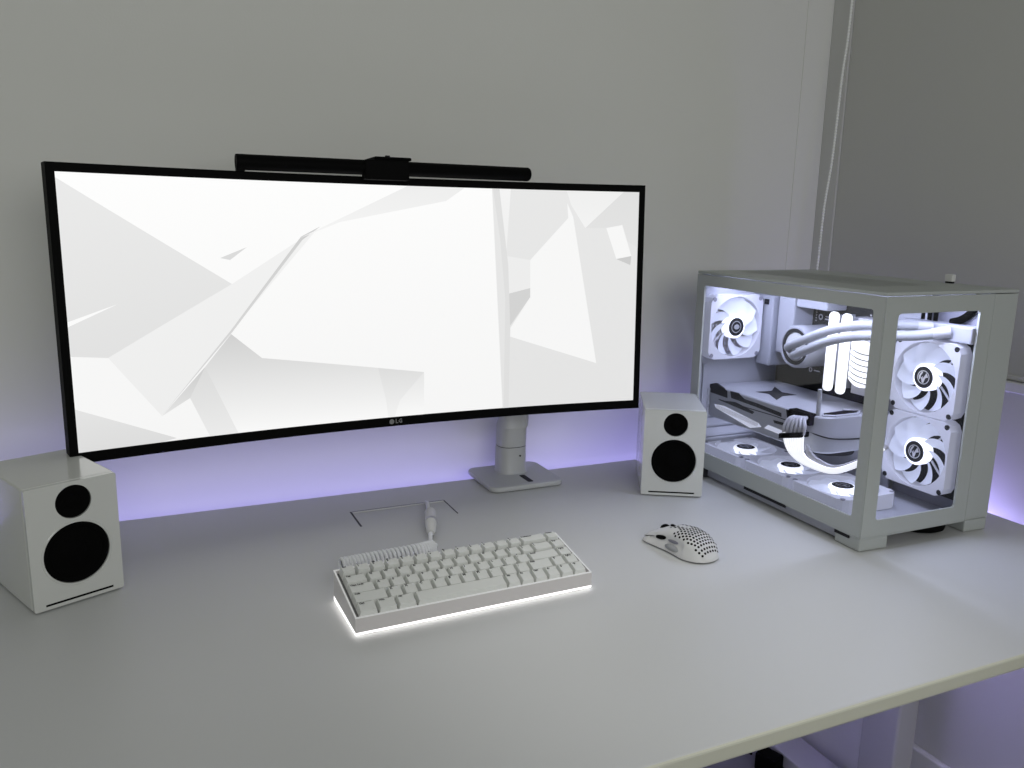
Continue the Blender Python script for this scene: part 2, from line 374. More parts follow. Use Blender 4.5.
# stand: world-aligned, expressed in the monitor's frame
minv=(Matrix.Translation((.3625,1.2631,ZD+.3385))@Matrix.Rotation(.0322,4,'Z')@Matrix.Rotation(-.0369,4,'X')).inverted()
MX=lambda x,y,z:tuple(minv@Vector((x,y,z+ZD)))
def plate(name,poly,z0,z1,m,bev): 
    return MB().prism(poly,2,z0,z1).build(name,m,mon,bevel=bev,seg=3,smooth=True,xf=MX)
plate('stand_base',rrect(.5515,.695,1.268,1.398,.018),.0012,.0105,M['stand'],.003)
plate('base_pad',rrect(.556,.690,1.273,1.36,.016),0,.0015,M['rubber'],0)
MB().box(.58,.67,1.369,1.380,-.06,.004).box(.58,.67,1.33,1.372,-.066,-.0575).build('desk_clamp',M['stand'],mon,xf=MX)
def ovalrings(name,rings,m,n=28,e=2.6):
    vs=[];fs=[]
    for (cx,cy,z,a,b_,tl) in rings:
        for k in range(n):
            t=2*PI*k/n; c_,s_=math.cos(t),math.sin(t)
            x=abs(c_)**(2/e)*a*(1 if c_>0 else -1); y=abs(s_)**(2/e)*b_*(1 if s_>0 else -1)
            vs.append((cx+x,cy+y,z+y*tl))
    for i in range(len(rings)-1):
        for k in range(n): fs.append((i*n+k,i*n+(k+1)%n,(i+1)*n+(k+1)%n,(i+1)*n+k))
    fs+=[tuple(range(n))[::-1],tuple((len(rings)-1)*n+k for k in range(n))]
    return MB().add(vs,fs).build(name,m,mon,smooth=True,xf=MX)
ovalrings('stand_column',[(.6255,1.357,.0100,.030,.028,0),(.6255,1.357,.014,.0275,.0255,0),(.6255,1.357,.0600,.0272,.025,0)],M['stand'])
ovalrings('column_seam',[(.6255,1.357,.0600,.0264,.0242,0),(.6255,1.357,.0613,.0264,.0242,0)],M['dark'])
ovalrings('stand_arm',[(.6255,1.357,.0613,.0272,.025,0),(.6265,1.357,.095,.0272,.025,0),(.6275,1.354,.104,.0275,.024,.35),(.6355,1.366,.150,.0285,.021,.3),(.640,1.370,.20,.029,.02,0),(.640,1.370,.37,.028,.02,0)],M['stand'])
MB().box(.40,.66,1.322,1.352,.30,.35).build('monitor_mount',M['stand'],mon,bevel=.005,xf=MX)
MB().lathe([(.0001,0),(.0018,0),(.0018,.002)],(.6335,1.3312,.0445),1,12).build('screw_hole',M['dark'],mon,xf=MX)
a=MB(); a.prism(rrect(.627,.638,1.281,1.322,.003),2,.0104,.0108); a.build('cable_slot',M['dark'],mon,xf=MX)

# light bar resting on the monitor's top edge
lb=empty('monitor_light_bar',(.3625,1.2631,ZD+.3385),.0322,'slim black light bar clipped on top of the wide monitor','light bar',rx=-.0369)
mb=MB(); zc=.2050; y_=-.012; 
prof=[(.001,-.2165),(.0100,-.2165),(.0110,-.2155),(.0110,.2405),(.0100,.243),(.007,.2445),(.001,.2448)]
mb.lathe(prof,(0,y_,zc),0,28); mb.build('bar',M['black'],lb,smooth=True)
mb=MB().lathe([(.001,-.217),(.0108,-.217),(.0108,-.2055),(.0095,-.2055)],(0,y_,zc),0,24); mb.box(-.217,-.2055,y_-.006,y_+.006,.1925,.205)
mb.build('end_cap',M['black'],lb,smooth=True)
mb=MB().lathe([(.001,.2445),(.009,.2440),(.0108,.2415),(.0108,.231),(.0095,.231)],(0,y_,zc),0,24)
mb.build('end_cap',M['black'],lb,smooth=True)
mb=MB(); mb.box(-.035,.034,-.024,-.004,.187,.2160); mb.build('clip',M['black'],lb,bevel=.002)
mb=MB(); mb.box(-.018,.040,-.018,.03,.2165,.2215).box(-.014,.036,.024,.052,.13,.219); mb.build('counterweight',M['black'],lb,bevel=.002)
MB().box(.0,.006,-.016,-.010,.2210,.2235).build('sensor',M['dark'],lb)

# ------------------------------------------------------------ speakers
def speaker(name,x,y,a,label):
    t=empty(name,(x,y,ZD),a,label,'speaker','pair of white desktop speakers')
    W,Dp,Hh=.1058,.147,.1558
    mb=MB(); ns=64
    # body shell: rounded box made of front plate with two round openings
    P=rrect(0,W,.0052,Dp,.006,5); mb.prism(P,2,.0022,Hh)
    o=mb.build('cabinet',M['spk'],t,bevel=.0022,seg=3,smooth=True)
    # front baffle with openings
    mb=MB(); holes=[(.0539,.1300,.0208),(.0536,.0650,.0385)]
    bm=bmesh.new()
    def ring(pts):
        vs=[bm.verts.new((p[0],0,p[1])) for p in pts]; return [bm.edges.new((vs[i],vs[(i+1)%len(vs)])) for i in range(len(vs))]
    E=ring(rrect(.0002,W-.0002,.0024,Hh-.0004,.0025,4))
    for cx,cz,rr in holes: E+=ring([(cx+rr*math.cos(2*PI*k/56),cz+rr*math.sin(2*PI*k/56)) for k in range(56)])
    E+=ring([(.013,.0066),(.0925,.0066),(.0925,.0092),(.013,.0092)])
    bmesh.ops.triangle_fill(bm,use_beauty=True,use_dissolve=False,edges=E)
    # remove faces inside the openings
    for f in list(bm.faces):
        c=f.calc_center_median()
        if any((c.x-cx)**2+(c.z-cz)**2<(rr*.99)**2 for cx,cz,rr in holes) or (.013<c.x<.0925 and .0066<c.z<.0092): bm.faces.remove(f)
    g=bmesh.ops.extrude_face_region(bm,geom=list(bm.faces)); bmesh.ops.translate(bm,vec=(0,.0056,0),verts=[v for v in g['geom'] if isinstance(v,bmesh.types.BMVert)])
    bmesh.ops.recalc_face_normals(bm,faces=bm.faces)
    me=bpy.data.meshes.new('front_baffle'); bm.to_mesh(me); bm.free(); me.materials.append(M['spk']); o=bpy.data.objects.new('front_baffle',me); C.objects.link(o); o.parent=t
    # rounded rims
    for cx,cz,rr,nm in ((.0539,.1300,.0208,'tweeter'),(.0536,.0650,.0385,'woofer')):
        if nm=='woofer':
            pr=[(rr,.0050),(rr-.001,.0006),(rr-.003,-.0002),(rr-.006,.0008),(rr-.008,.003),(rr*.42,.0036),(rr*.36,.0022),(rr*.2,.0008),(.0002,.0004)]
        else:
            pr=[(rr,.0050),(rr-.001,.0012),(rr-.006,.0028),(.009,.0034),(.007,.0016),(.0002,.0004)]
        MB().lathe(pr,(cx,0,cz),1,48,cap=True).build(nm,M['matte'],t,smooth=True)
    tr=MB(); tr.lathe([(.0392,.0002),(.0392,-.0007),(.0402,-.0009),(.0412,-.0003),(.0414,.0006)],(.0536,0,.0650),1,56); tr.build('woofer_trim_ring',M['spk'],t,smooth=True)
    MB().box(.0132,.0923,-.0002,.0050,.0067,.0091).build('port_slot',M['matte'],t)
    MB().box(.004,W-.004,.006,Dp-.004,0,.0025).build('foam_pad',M['rubber'],t)
    return t
speaker('desktop_speaker',-.1278,1.0643,.4167,'white desktop speaker at the left edge of the picture, left of the monitor')
speaker('desktop_speaker',.7938,1.1723,-.5086,'white desktop speaker standing between the monitor and the computer')

# ------------------------------------------------------------ keyboard
KW,KD,K1,K2=.316,.0985,.024,.0427
kb=empty('mechanical_keyboard',(.2102,.8701,ZD),.0293,'compact white mechanical keyboard with glowing white underside in front of the monitor','keyboard')
def wedge(x0,x1,y0,y1,zb,off0,off1):
    f=lambda y:K1+(K2-K1)*y/KD
    return [(x0,y0,zb),(x1,y0,zb),(x1,y1,zb),(x0,y1,zb)],[(x0,y0,f(y0)+off1),(x1,y0,f(y0)+off1),(x1,y1,f(y1)+off1),(x0,y1,f(y1)+off1)]
def hollow(name,i,zb,zt_fn,m,bev=.0):
    # open frame wall of thickness i
    mb=MB(); o=[(0,0),(KW,0),(KW,KD),(0,KD)]; n=[(i,i),(KW-i,i),(KW-i,KD-i),(i,KD-i)]
    vs=[(x,y,zb(y)) for x,y in o]+[(x,y,zb(y)) for x,y in n]+[(x,y,zt_fn(y)) for x,y in o]+[(x,y,zt_fn(y)) for x,y in n]
    fs=[]
    for k in range(4):
        j=(k+1)%4; fs+=[(k,j,8+j,8+k),(4+k,12+k,12+j,4+j),(8+k,8+j,12+j,12+k),(k,4+k,4+j,j)]
    mb.add(vs,fs); return mb.build(name,m,kb,bevel=bev)
top=lambda y:K1+(K2-K1)*y/KD
hollow('case',.0020,lambda y:.0054+.003*y/KD,lambda y:top(y)-.0009,M['acryl'])
hollow('case_rim',.0020,lambda y:top(y)-.0009,top,M['rim'])
hollow('light_diffuser',.006,lambda y:.0026,lambda y:.0054+.003*y/KD,M['glow'])
mb=MB(); mb.box(.004,KW-.004,.004,KD-.004,.0018,.004); mb.build('base_plate',M['acryl'],kb)
for x in (.012,KW-.030):
    for y in (.004,KD-.014): MB().prism(rrect(x,x+.018,y,y+.009,.003),2,0,.0026).build('rubber_foot',M['rubber'],kb)
ang=math.atan((K2-K1)/KD)
KT=Matrix.Translation((.0050,.0016,K1-.0015))@Matrix.Rotation(ang,4,'X')
mb=MB(); mb.box(-.001,.3058,.0,.0958,-.004,-.0025)
mb.build('switch_plate',M['plate'],kb,xf=lambda x,y,z:tuple(KT@Vector((x,y,z))))
U=.01905; arrow=chr(0x2190),chr(0x2191),chr(0x2193),chr(0x2192)
rows=[[('Esc',1)]+[(c,1) for c in '1234567890-=']+[('Backspace',2),('Home',1)],
 [('Tab',1.5)]+[(c,1) for c in 'QWERTYUIOP[]']+[('\\',1.5),('Del',1)],
 [('Caps Lock',1.75)]+[(c,1) for c in "ASDFGHJKL;'"]+[('Enter',2.25),('PgUp',1)],
 [('Shift',2.25)]+[(c,1) for c in 'ZXCVBNM,./']+[('Shift',1.75),(arrow[1],1),('PgDn',1)],
 [('Ctrl',1.25),('Win',1.25),('Alt',1.25),('',6.25),('Alt',1),('Fn',1),('Ctrl',1),(arrow[0],1),(arrow[2],1),(arrow[3],1)]]
hts=[(.0098,-7),(.0082,-3),(.0076,2),(.0080,8),(.0080,8)]
shift_syms=dict(zip("1234567890-=[]\\;',./",'!@#$%^&*()_+{}|:"<>?'))
for ri,row in enumerate(rows):
    x=0; y0=(4-ri)*U; h,tl=hts[ri]; tt=math.tan(math.radians(tl))
    for (s,wu) in row:
        w_=wu*U; g=.0005; bx0,bx1,by0,by1=x+g,x+w_-g,y0+g,y0+U-g
        ix=.0019; iy0,iy1=.0036,.0015
        tx0,tx1,ty0,ty1=bx0+ix,bx1-ix,by0+iy0-.0018,by1-iy1
        zf=lambda y:h+(y-(y0+U/2))*tt
        zb=-.001
        vs=[(bx0,by0,zb),(bx1,by0,zb),(bx1,by1,zb),(bx0,by1,zb)]
        # slightly dished top
        nx=4; topv=[]
        for j in range(2):
            yy=(ty0,ty1)[j]
            for i in range(nx+1):
                f=i/nx; dish=0 if s=='' else -.0007*(1-(2*f-1)**2)
                topv.append((tx0+(tx1-tx0)*f,yy,zf(yy)+dish))
        vs+=topv; o=4; n=nx+1
        fs=[(3,2,1,0)]+[(o+i,o+i+1,o+n+i+1,o+n+i) for i in range(nx)]
        fs+=[tuple([0,1]+[o+i for i in range(nx,-1,-1)]),tuple([2,3]+[o+n+i for i in range(0,nx+1)]),(1,2,o+2*n-1,o+n-1),(3,0,o,o+n)]
        kc=MB().add(vs,fs).build('keycap',M['key'],kb,bevel=.0007,seg=2,xf=lambda a_,b_,c_:tuple(KT@Vector((a_,b_,c_))))
        if s:
            txt=s; sz=.0050 if len(s)==1 else .0038
            if s in shift_syms: txt=shift_syms[s]+'\n'+s; sz=.0044
            up=.0026 if '\n' in txt or len(s)==1 else .0020
            mt=KT@Matrix.Translation((tx0+.0012,ty1-up-(.0 if '\n' not in txt else -.0004),zf(ty1-up)+.00012-.0002))@Matrix.Rotation(math.radians(tl),4,'X')
            text_mesh('legend',txt,sz,M['legend'],kc,mt,.00012)
        x+=w_

# coiled cable
cb=empty('coiled_keyboard_cable',(.36,1.10,ZD),0,'white coiled cable with metal connector running from keyboard back into the desk lid','cable')
off=lambda P:[(p[0]-.36,p[1]-1.10,p[2]) for p in P]
axis_=spline([(.236,1.050,.0111),(.27,1.053,.0111),(.31,1.0555,.0111),(.35,1.059,.0111),(.372,1.064,.0111)],60)
turns=27; N=turns*16; pts=[]
for i in range(N+1):
    f=i/N*(len(axis_)-1); k=min(int(f),len(axis_)-2); p=axis_[k].lerp(axis_[k+1],f-k); T=(axis_[k+1]-axis_[k]).normalized(); S=Vector((-T.y,T.x,0))
    a_=2*PI*turns*i/N; pts.append(p+S*.0083*math.cos(a_)+Vector((0,0,1))*.0083*math.sin(a_))
MB().tube(off(pts),.0025,8).build('coil',M['cable'],cb,smooth=True)
e=pts[-1]
tail=spline([tuple(e),(.3790,1.074,.008),(.3765,1.086,.0062),(.3785,1.096,.006),(.3825,1.108,.0078),(.3870,1.120,.0085)],8)
MB().tube(off(tail),.0032,10).build('cord',M['cable'],cb,smooth=True)
s_=pts[0]; tail=spline([tuple(s_),(.232,1.015,.005),(.240,.995,.006),(.252,.972,.010)],8)
MB().tube(off(tail),.0026,10).build('cord',M['cable'],cb,smooth=True)
def along(a0,a1,segs):
    a0,a1=Vector(a0),Vector(a1); P=[];R=[]
    for t,rr in segs: P.append(a0.lerp(a1,t)); R.append(rr)
    return P,R
P_,R_=along((.3875,1.119,.0098),(.4155,1.204,.0104),[(0,.0045),(.06,.0072),(.3,.0078),(.32,.0088),(.44,.0088),(.46,.0094),(.58,.0094),(.6,.0090),(.93,.0090),(1,.007)])
MB().tube(off(P_),R_,24).build('aviator_connector',M['white'],cb,smooth=True)
P_,R_=along((.3875,1.119,.0098),(.4155,1.204,.0104),[(.435,.0095),(.44,.0099),(.5,.0099),(.505,.0095)])
MB().tube(off(P_),R_,24).build('connector_ring',M['silver'],cb,smooth=True)
MB().tube(off(spline([(.4135,1.200,.0092),(.4215,1.232,.007),(.4285,1.258,.004),(.430,1.271,.001)],6)),.0032,10).build('cord',M['cable'],cb,smooth=True)

# ------------------------------------------------------------ mouse
ms=empty('honeycomb_mouse',(.7195,.943,ZD),math.radians(10),'white computer mouse with honeycomb holes in its shell, right of the keyboard','mouse')
ML=.114
def mw(t): # half width, t 0 rear ..1 front
    if t<.30: return .0320*math.sqrt(max(0,1-((.30-t)/.30)**2))**.9
    if t<.62: return .0320-.0030*math.sin((t-.30)/.32*PI/2)
    return .0295+.0022*((t-.62)/.38)-(.0030*((t-.9)/.1)**2 if t>.9 else 0)
def mh(t):
    v=[(0,.006),(.06,.016),(.15,.0265),(.28,.0345),(.42,.0372),(.58,.0345),(.75,.0275),(.9,.0195),(1,.0135)]
    for (a_,h0),(b_,h1) in zip(v,v[1:]):
        if t<=b_: f=(t-a_)/(b_-a_); f=f*f*(3-2*f)*.4+f*.6; return h0+(h1-h0)*f
    return v[-1][1]
def mp(t,ph,o=0):  # ph 0..pi : left..right over the top
    n=2.7; c_,s_=math.cos(ph),math.sin(ph)
    x=-mw(t)*(abs(c_)**(2/n))*(1 if c_>0 else -1); zt=mh(t); zb=.0022
    z=zb+(zt-zb)*(abs(s_)**(2/2.3))
    waist=1-.16*math.exp(-((z-zb)/(zt-zb+1e-6)-.42)**2/.05)*(1 if .3<t<.92 else .3) if abs(c_)>.5 else 1
    return Vector((x*waist,(t-.5)*ML,z))
def mnorm(t,ph):
    a_=mp(min(1,t+.01),ph)-mp(max(0,t-.01),ph); b_=mp(t,min(PI,ph+.02))-mp(t,max(0,ph-.02)); n=a_.cross(b_); n=n.normalized() if n.length>0 else Vector((0,0,1))
    return n if n.z>0 or abs(n.z)<.2 and n.x*(mp(t,ph).x)>0 else -n
nt_,np_=40,28; vs=[];fs=[]
for i in range(nt_+1):
    t=.002+.998*i/nt_
    for k in range(np_+1): vs.append(mp(t,PI*k/np_))
for i in range(nt_):
    for k in range(np_): a_=i*(np_+1)+k; fs.append((a_,a_+1,a_+np_+2,a_+np_+1))
fs.append(tuple(range(np_+1))); fs.append(tuple(nt_*(np_+1)+k for k in range(np_+1)))
MB().add(vs,fs).build('shell',M['white'],ms,smooth=True)
def decal(mb,t,ph,rad,n=6,o=.00025,sx=1,sy=1):
    c_=mp(t,ph); nn=mnorm(t,ph); T=(mp(min(1,t+.01),ph)-mp(max(0,t-.01),ph)).normalized(); B=nn.cross(T)
    k0=len(mb.v); vs=[c_+nn*o+(T*math.cos(2*PI*k/n)*sx+B*math.sin(2*PI*k/n)*sy)*rad for k in range(n)]
    mb.add(vs,[tuple(range(n))])
mb=MB()
for i in range(17):
    t=.055+.60*i/16
    for k in range(-7,8):
        y=(t-.5)*ML; xx=(k+(.5 if i%2 else 0))*.0052
        if abs(xx)>mw(t)*.80 : continue
        if abs(xx)<.0028 and i>9: continue
        if abs(abs(xx)-.0155)<.0028 and i>11: continue
        ph=math.acos(max(-1,min(1,-(abs(xx)/mw(t))**(2.7/2)*(1 if xx>0 else -1))))
        if i>13 and abs(xx)>.012: continue
        decal(mb,t,ph,.00195)
mb.build('honeycomb_holes',M['matte'],ms)
mb=MB()
for k in range(21):
    pass
# scroll wheel, dpi button, side buttons, split line
p=mp(.83,PI/2); MB().lathe([(.001,-.0035),(.0095,-.0035),(.0105,-.002),(.0105,.002),(.0095,.0035),(.001,.0035)],(0,p.y,p.z-.0068),0,24).build('scroll_wheel',M['black'],ms,smooth=True)
p=mp(.70,PI/2); MB().prism(rrect(-.0028,.0028,p.y-.005,p.y+.005,.0025),2,p.z-.002,p.z+.0012).build('dpi_button',M['black'],ms)
def strip(name,t0,t1,p0,p1,m,o=.0009,n=10):
    vs=[];fs=[]
    for i in range(n+1):
        t=t0+(t1-t0)*i/n; k=math.sin(PI*i/n)**.4
        pm=(p0+p1)/2; hw=(p1-p0)/2*max(.15,k)
        for q in (pm-hw,pm+hw): pt=mp(t,q); vs.append(pt+mnorm(t,q)*o)
    for i in range(n): fs.append((2*i,2*i+1,2*i+3,2*i+2))
    ob=MB().add(vs,fs).build(name,m,ms,smooth=True); sd=ob.modifiers.new('thick','SOLIDIFY'); sd.thickness=.0012; sd.offset=0; return ob
strip('side_button',.62,.80,.36,.66,M['black']); strip('side_button',.40,.58,.34,.52,M['vio_panel'])  # rear one is grey for the shaded recess in the side
strip('split_line',.82,.995,.50,.57,M['black'],.0002); strip('side_hollow_shade',.36,.60,.06,.28,mat('grey_side_shade',(.35,.36,.37),.3),.0004)  # last strip is the shade of the hollow side, put in as grey
mb=MB(); mb.box(-.0006,.0006,(.74-.5)*ML,(.985-.5)*ML,.013,.014); 
vs=[];fs=[]
for i in range(13):
    t=.72+.275*i/12
    for x_ in (-.0007,.0007): q=mp(t,PI/2); vs.append((x_,q.y,q.z+.0002))
for i in range(12): fs.append((2*i,2*i+1,2*i+3,2*i+2))
MB().add(vs,fs).build('button_gap',M['dark'],ms)
MB().prism(rrect(-.02,.02,-.05,.055,.01),2,0,.0024).build('glide_feet',M['rubber'],ms)

# ------------------------------------------------------------ computer
pc=empty('gaming_computer',(.954,.8341,ZD),-.0122,'white glass-sided desktop computer with glowing white fans at the right','computer')
W_,D_,B_,T_=.2719,.4349,.0205,.3846
def part(mb,name,m,parent=None,**k): return mb.build(name,m,parent or pc,**k)
# side frame (painted border of the left glass) and front frame
mb=MB(); frame_plate(mb,0,(.0022,D_,.0225,.3785),(.021,.412,.050,.3590),0,.0035,.004); part(mb,'side_panel_frame',M['case'])
mb=MB(); frame_plate(mb,1,(.0008,.2195,.0225,.3785),(.026,.1925,.0475,.3545),0,.0035,.006); part(mb,'front_panel_frame',M['case'])
part(MB().box(.0036,.0066,.004,D_-.002,.028,.376),'side_glass',M['pane'])
part(MB().box(.006,.218,.0036,.0066,.028,.376),'front_glass',M['pane'])
part(MB().box(.2205,W_,0,D_,B_+.001,.3785),'side_chamber',M['case'],bevel=.0012)
# top
mb=MB().box(0,W_,0,D_,.3795,T_); part(mb,'top_panel',M['case'],bevel=.0012)
mb=MB()
for i in range(17):
    for j in range(58):
        x_=.070+i*.0072; y_=.085+j*.0055+(.00275 if i%2 else 0)
        if y_>.42: continue
        mb.add([(x_-.0026,y_-.0011,T_+.0001),(x_+.0026,y_-.0011,T_+.0001),(x_+.0026,y_+.0011,T_+.0001),(x_-.0026,y_+.0011,T_+.0001)],[(0,1,2,3)])
tag(part(mb,'top_vent',mat('vent_hole',(.36,.38,.365),.7)))
# bottom, feet
part(MB().box(.004,W_-.004,.006,D_-.004,.018,.0285),'floor_panel',M['inner'])
part(MB().box(.0,.22,.0,D_,.0205,.0222),'bottom_rail',M['case'])
part(MB().box(.010,.014,.05,.41,.004,.0205),'skirt',M['inner'])
for (a0,a1,b0,b1) in ((0,.058,-.001,.052),(.222,W_+.001,-.001,.052),(0,.03,.375,D_),(.222,W_,.375,D_)):
    part(MB().prism([(a0+.002,b0+.003),(a1-.002,b0+.001),(a1-.001,b1-.006),(a0+.003,b1)],2,0.0008,.0205),'foot',M['case'] if b0<.3 else M['rubber'],bevel=.002)
part(MB().box(-.0004,.002,.158,.262,.0165,.0215),'vent_slot',M['dark']); part(MB().box(-.0004,.002,.022,.050,.0155,.0205),'vent_slot',M['dark'])
part(MB().tube(spline([(.135,.045,.0085),(.155,.022,.009),(.18,.014,.010),(.20,.03,.010),(.205,.08,.009)]),.007,8),'cable_tail',M['black'],smooth=True)
# rear panel
mb=MB(); frame_plate(mb,1,(.004,.2195,.022,.3785),(.020,.124,.230,.334),D_-.006,D_-.003,.03); part(mb,'rear_panel',M['inner'])
mb=MB()
for i in range(14):
    for j in range(9): 
        mb.box(.022+i*.0075,.022+i*.0075+.0018,D_-.0068,D_-.006,.232+j*.0115,.2385+j*.0115)
part(mb,'rear_grille',M['frame'])
mb=MB()
for k in range(6): mb.box(.035,.150,D_-.0085,D_-.006,.050+k*.0195,.064+k*.0195)
mb.box(.02,.028,D_-.010,D_-.006,.05,.21)
part(mb,'slot_covers',M['inner'],bevel=.001)
for z in (.316,.226): part(MB().lathe([(.0001,-.003),(.003,-.003),(.003,0)],(-.004+.012,D_-.01,z),1,10),'screw',M['dark'])
# tray wall and front side wall
part(MB().box(.206,.210,.14,D_-.006,.028,.378),'motherboard_tray',M['inner'])
part(MB().box(.238-.020,.240-.020,.006,.14,.028,.378),'radiator_wall',M['vio_panel'])
mb=MB()
for k in range(3): mb.box(.2045,.2062,.155-.0115*k-.050,.158-.0115*k-.046,.328,.350)
part(mb,'tray_slots',M['matte']); part(MB().box(.205,.2175,.098,.142,.318,.378),'tray_return',M['inner'])
# motherboard
mbd=part(MB().box(.198,.2035,.165,.428,.088,.342),'motherboard',M['pcb'])
def mpart(mb,n,m,**k): return mb.build(n,m,mbd,**k)
mpart(MB().box(.140,.198,.386,.424,.206,.340),'port_cover',M['gpu'],bevel=.003)
mpart(MB().box(.150,.198,.340,.3825,.234,.340),'heatsink',M['gpu'],bevel=.003)
mpart(MB().box(.152,.198,.262,.338,.3245,.340),'heatsink',M['gpu'],bevel=.002)
mpart(MB().box(.1385,.1402,.397,.408,.322,.332),'badge',M['dark'])
mk=MB()
def ringmark(mb,v,z,x_,ro,ri,n=20):
    vs=[(x_,v+rr*math.cos(2*PI*k/n),z+rr*math.sin(2*PI*k/n)) for rr in (ro,ri) for k in range(n)]
    mb.add(vs,[(k,(k+1)%n,n+(k+1)%n,n+k) for k in range(n)])
ringmark(mk,.322,.306,.1975,.0055,.003); mk.box(.1972,.198,.296,.310,.307,.309).box(.1972,.198,.297,.311,.302,.3045)
ringmark(mk,.335,.205,.1975,.0045,.0025); mk.box(.1972,.198,.312,.326,.204,.206)
for k in range(5): mk.box(.1972,.198,.332,.334,.297+k*.005,.2995+k*.005)
for k in range(3): mk.box(.1972,.198,.205,.2085,.307+k*.007,.310+k*.007)
mk.box(.1972,.198,.196,.203,.318,.3195); mk.box(.1972,.198,.176,.180,.305,.315)
mpart(mk,'board_markings',M['silver'])
# memory sticks
for v in (.243,.214):
    st=part(MB().box(.158,.198,v-.0035,v+.0035,.196,.320),'memory_stick',M['gpu'],bevel=.001)
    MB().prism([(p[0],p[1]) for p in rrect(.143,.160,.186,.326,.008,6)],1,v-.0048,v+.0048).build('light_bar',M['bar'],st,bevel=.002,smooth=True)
mpart(MB().box(.165,.198,.150,.203,.190,.320),'power_socket_block',M['sleeve'])
# glowing main power cable
mb=MB(); prof=[]
N=10
vs=[];fs=[]
for k in range(N+1):
    f=k/N; vv=.198-.078*f; uu=.150-.030*math.sin(PI*f*.5); 
    for z,du in ((.212+.010*(1-math.sin(PI*(f*.7+.15))),0),(.284,0)): vs.append((uu,vv,z))
n0=len(vs); vs+=[(a_+.02,b_,c_) for a_,b_,c_ in vs]
for k in range(N):
    a_=2*k; fs+=[(a_,a_+1,a_+3,a_+2),(n0+a_,n0+a_+2,n0+a_+3,n0+a_+1),(a_,a_+2,n0+a_+2,n0+a_),(a_+1,n0+a_+1,n0+a_+3,a_+3)]
fs+=[(0,n0,n0+1,1),(2*N,2*N+1,n0+2*N+1,n0+2*N)]
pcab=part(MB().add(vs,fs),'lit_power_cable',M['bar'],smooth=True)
mb=MB()
for j in range(6):
    z=.222+j*.0095
    P=[(.150-.030*math.sin(PI*k/N*.5)-.0002,.198-.078*k/N,z-.002*math.sin(PI*k/N)) for k in range(N+1)]
    mb.tube(P,.0007,6)
mb.build('cable_groove',M['dark'],pcab,smooth=True)
# pump block, tubes
pump=part(MB().lathe([(.001,.198),(.038,.198),(.038,.165),(.0395,.150),(.0385,.134),(.0365,.130),(.0335,.130),(.0325,.134)],(0,.3105,.255),0,48),'pump_block',M['gpu'],smooth=True)
MB().lathe([(.0328,.134),(.0312,.1345),(.0275,.136),(.0255,.133),(.018,.1325),(.0001,.1325)],(0,.3105,.255),0,40).build('pump_ring',M['stand'],pump,smooth=True)
MB().lathe([(.0330,.1335),(.0330,.1322),(.0262,.1322),(.0262,.1335)],(0,.3105,.255),0,40).build('pump_dial',M['dark'],pump,smooth=True)
tp=[[( .130,.3180,.250),(.108,.300,.258),(.096,.255,.276),(.098,.200,.301),(.105,.150,.3155),(.125,.115,.3205),(.150,.095,.3215),(.186,.076,.3200)],
    [( .130,.3020,.240),(.108,.285,.245),(.093,.240,.262),(.092,.190,.285),(.100,.145,.299),(.120,.105,.305),(.150,.070,.309),(.186,.042,.3165)]]
for P in tp:
    t_=part(MB().tube(spline(P,10),.0080,14),'coolant_tube',M['tube'],smooth=True)
    a_,b_=Vector(P[-2]),Vector(P[-1]); c_=a_.lerp(b_,.45)
    MB().tube([c_,b_],.0090,14).build('tube_sleeve',M['sleeve'],t_,smooth=True)
rad=part(MB().box(.207,.2175,.010,.136,.052,.302),'radiator',M['dark'])
MB().box(.186,.2175,.004,.134,.3025,.3275).build('end_tank',M['inner'],rad,bevel=.002)
part(MB().tube(spline([(.213,.062,.329),(.2125,.045,.335),(.2125,.03,.347),(.2125,.022,.362),(.2125,.02,.376)],8),.006,10),'black_cable',M['matte'],smooth=True)
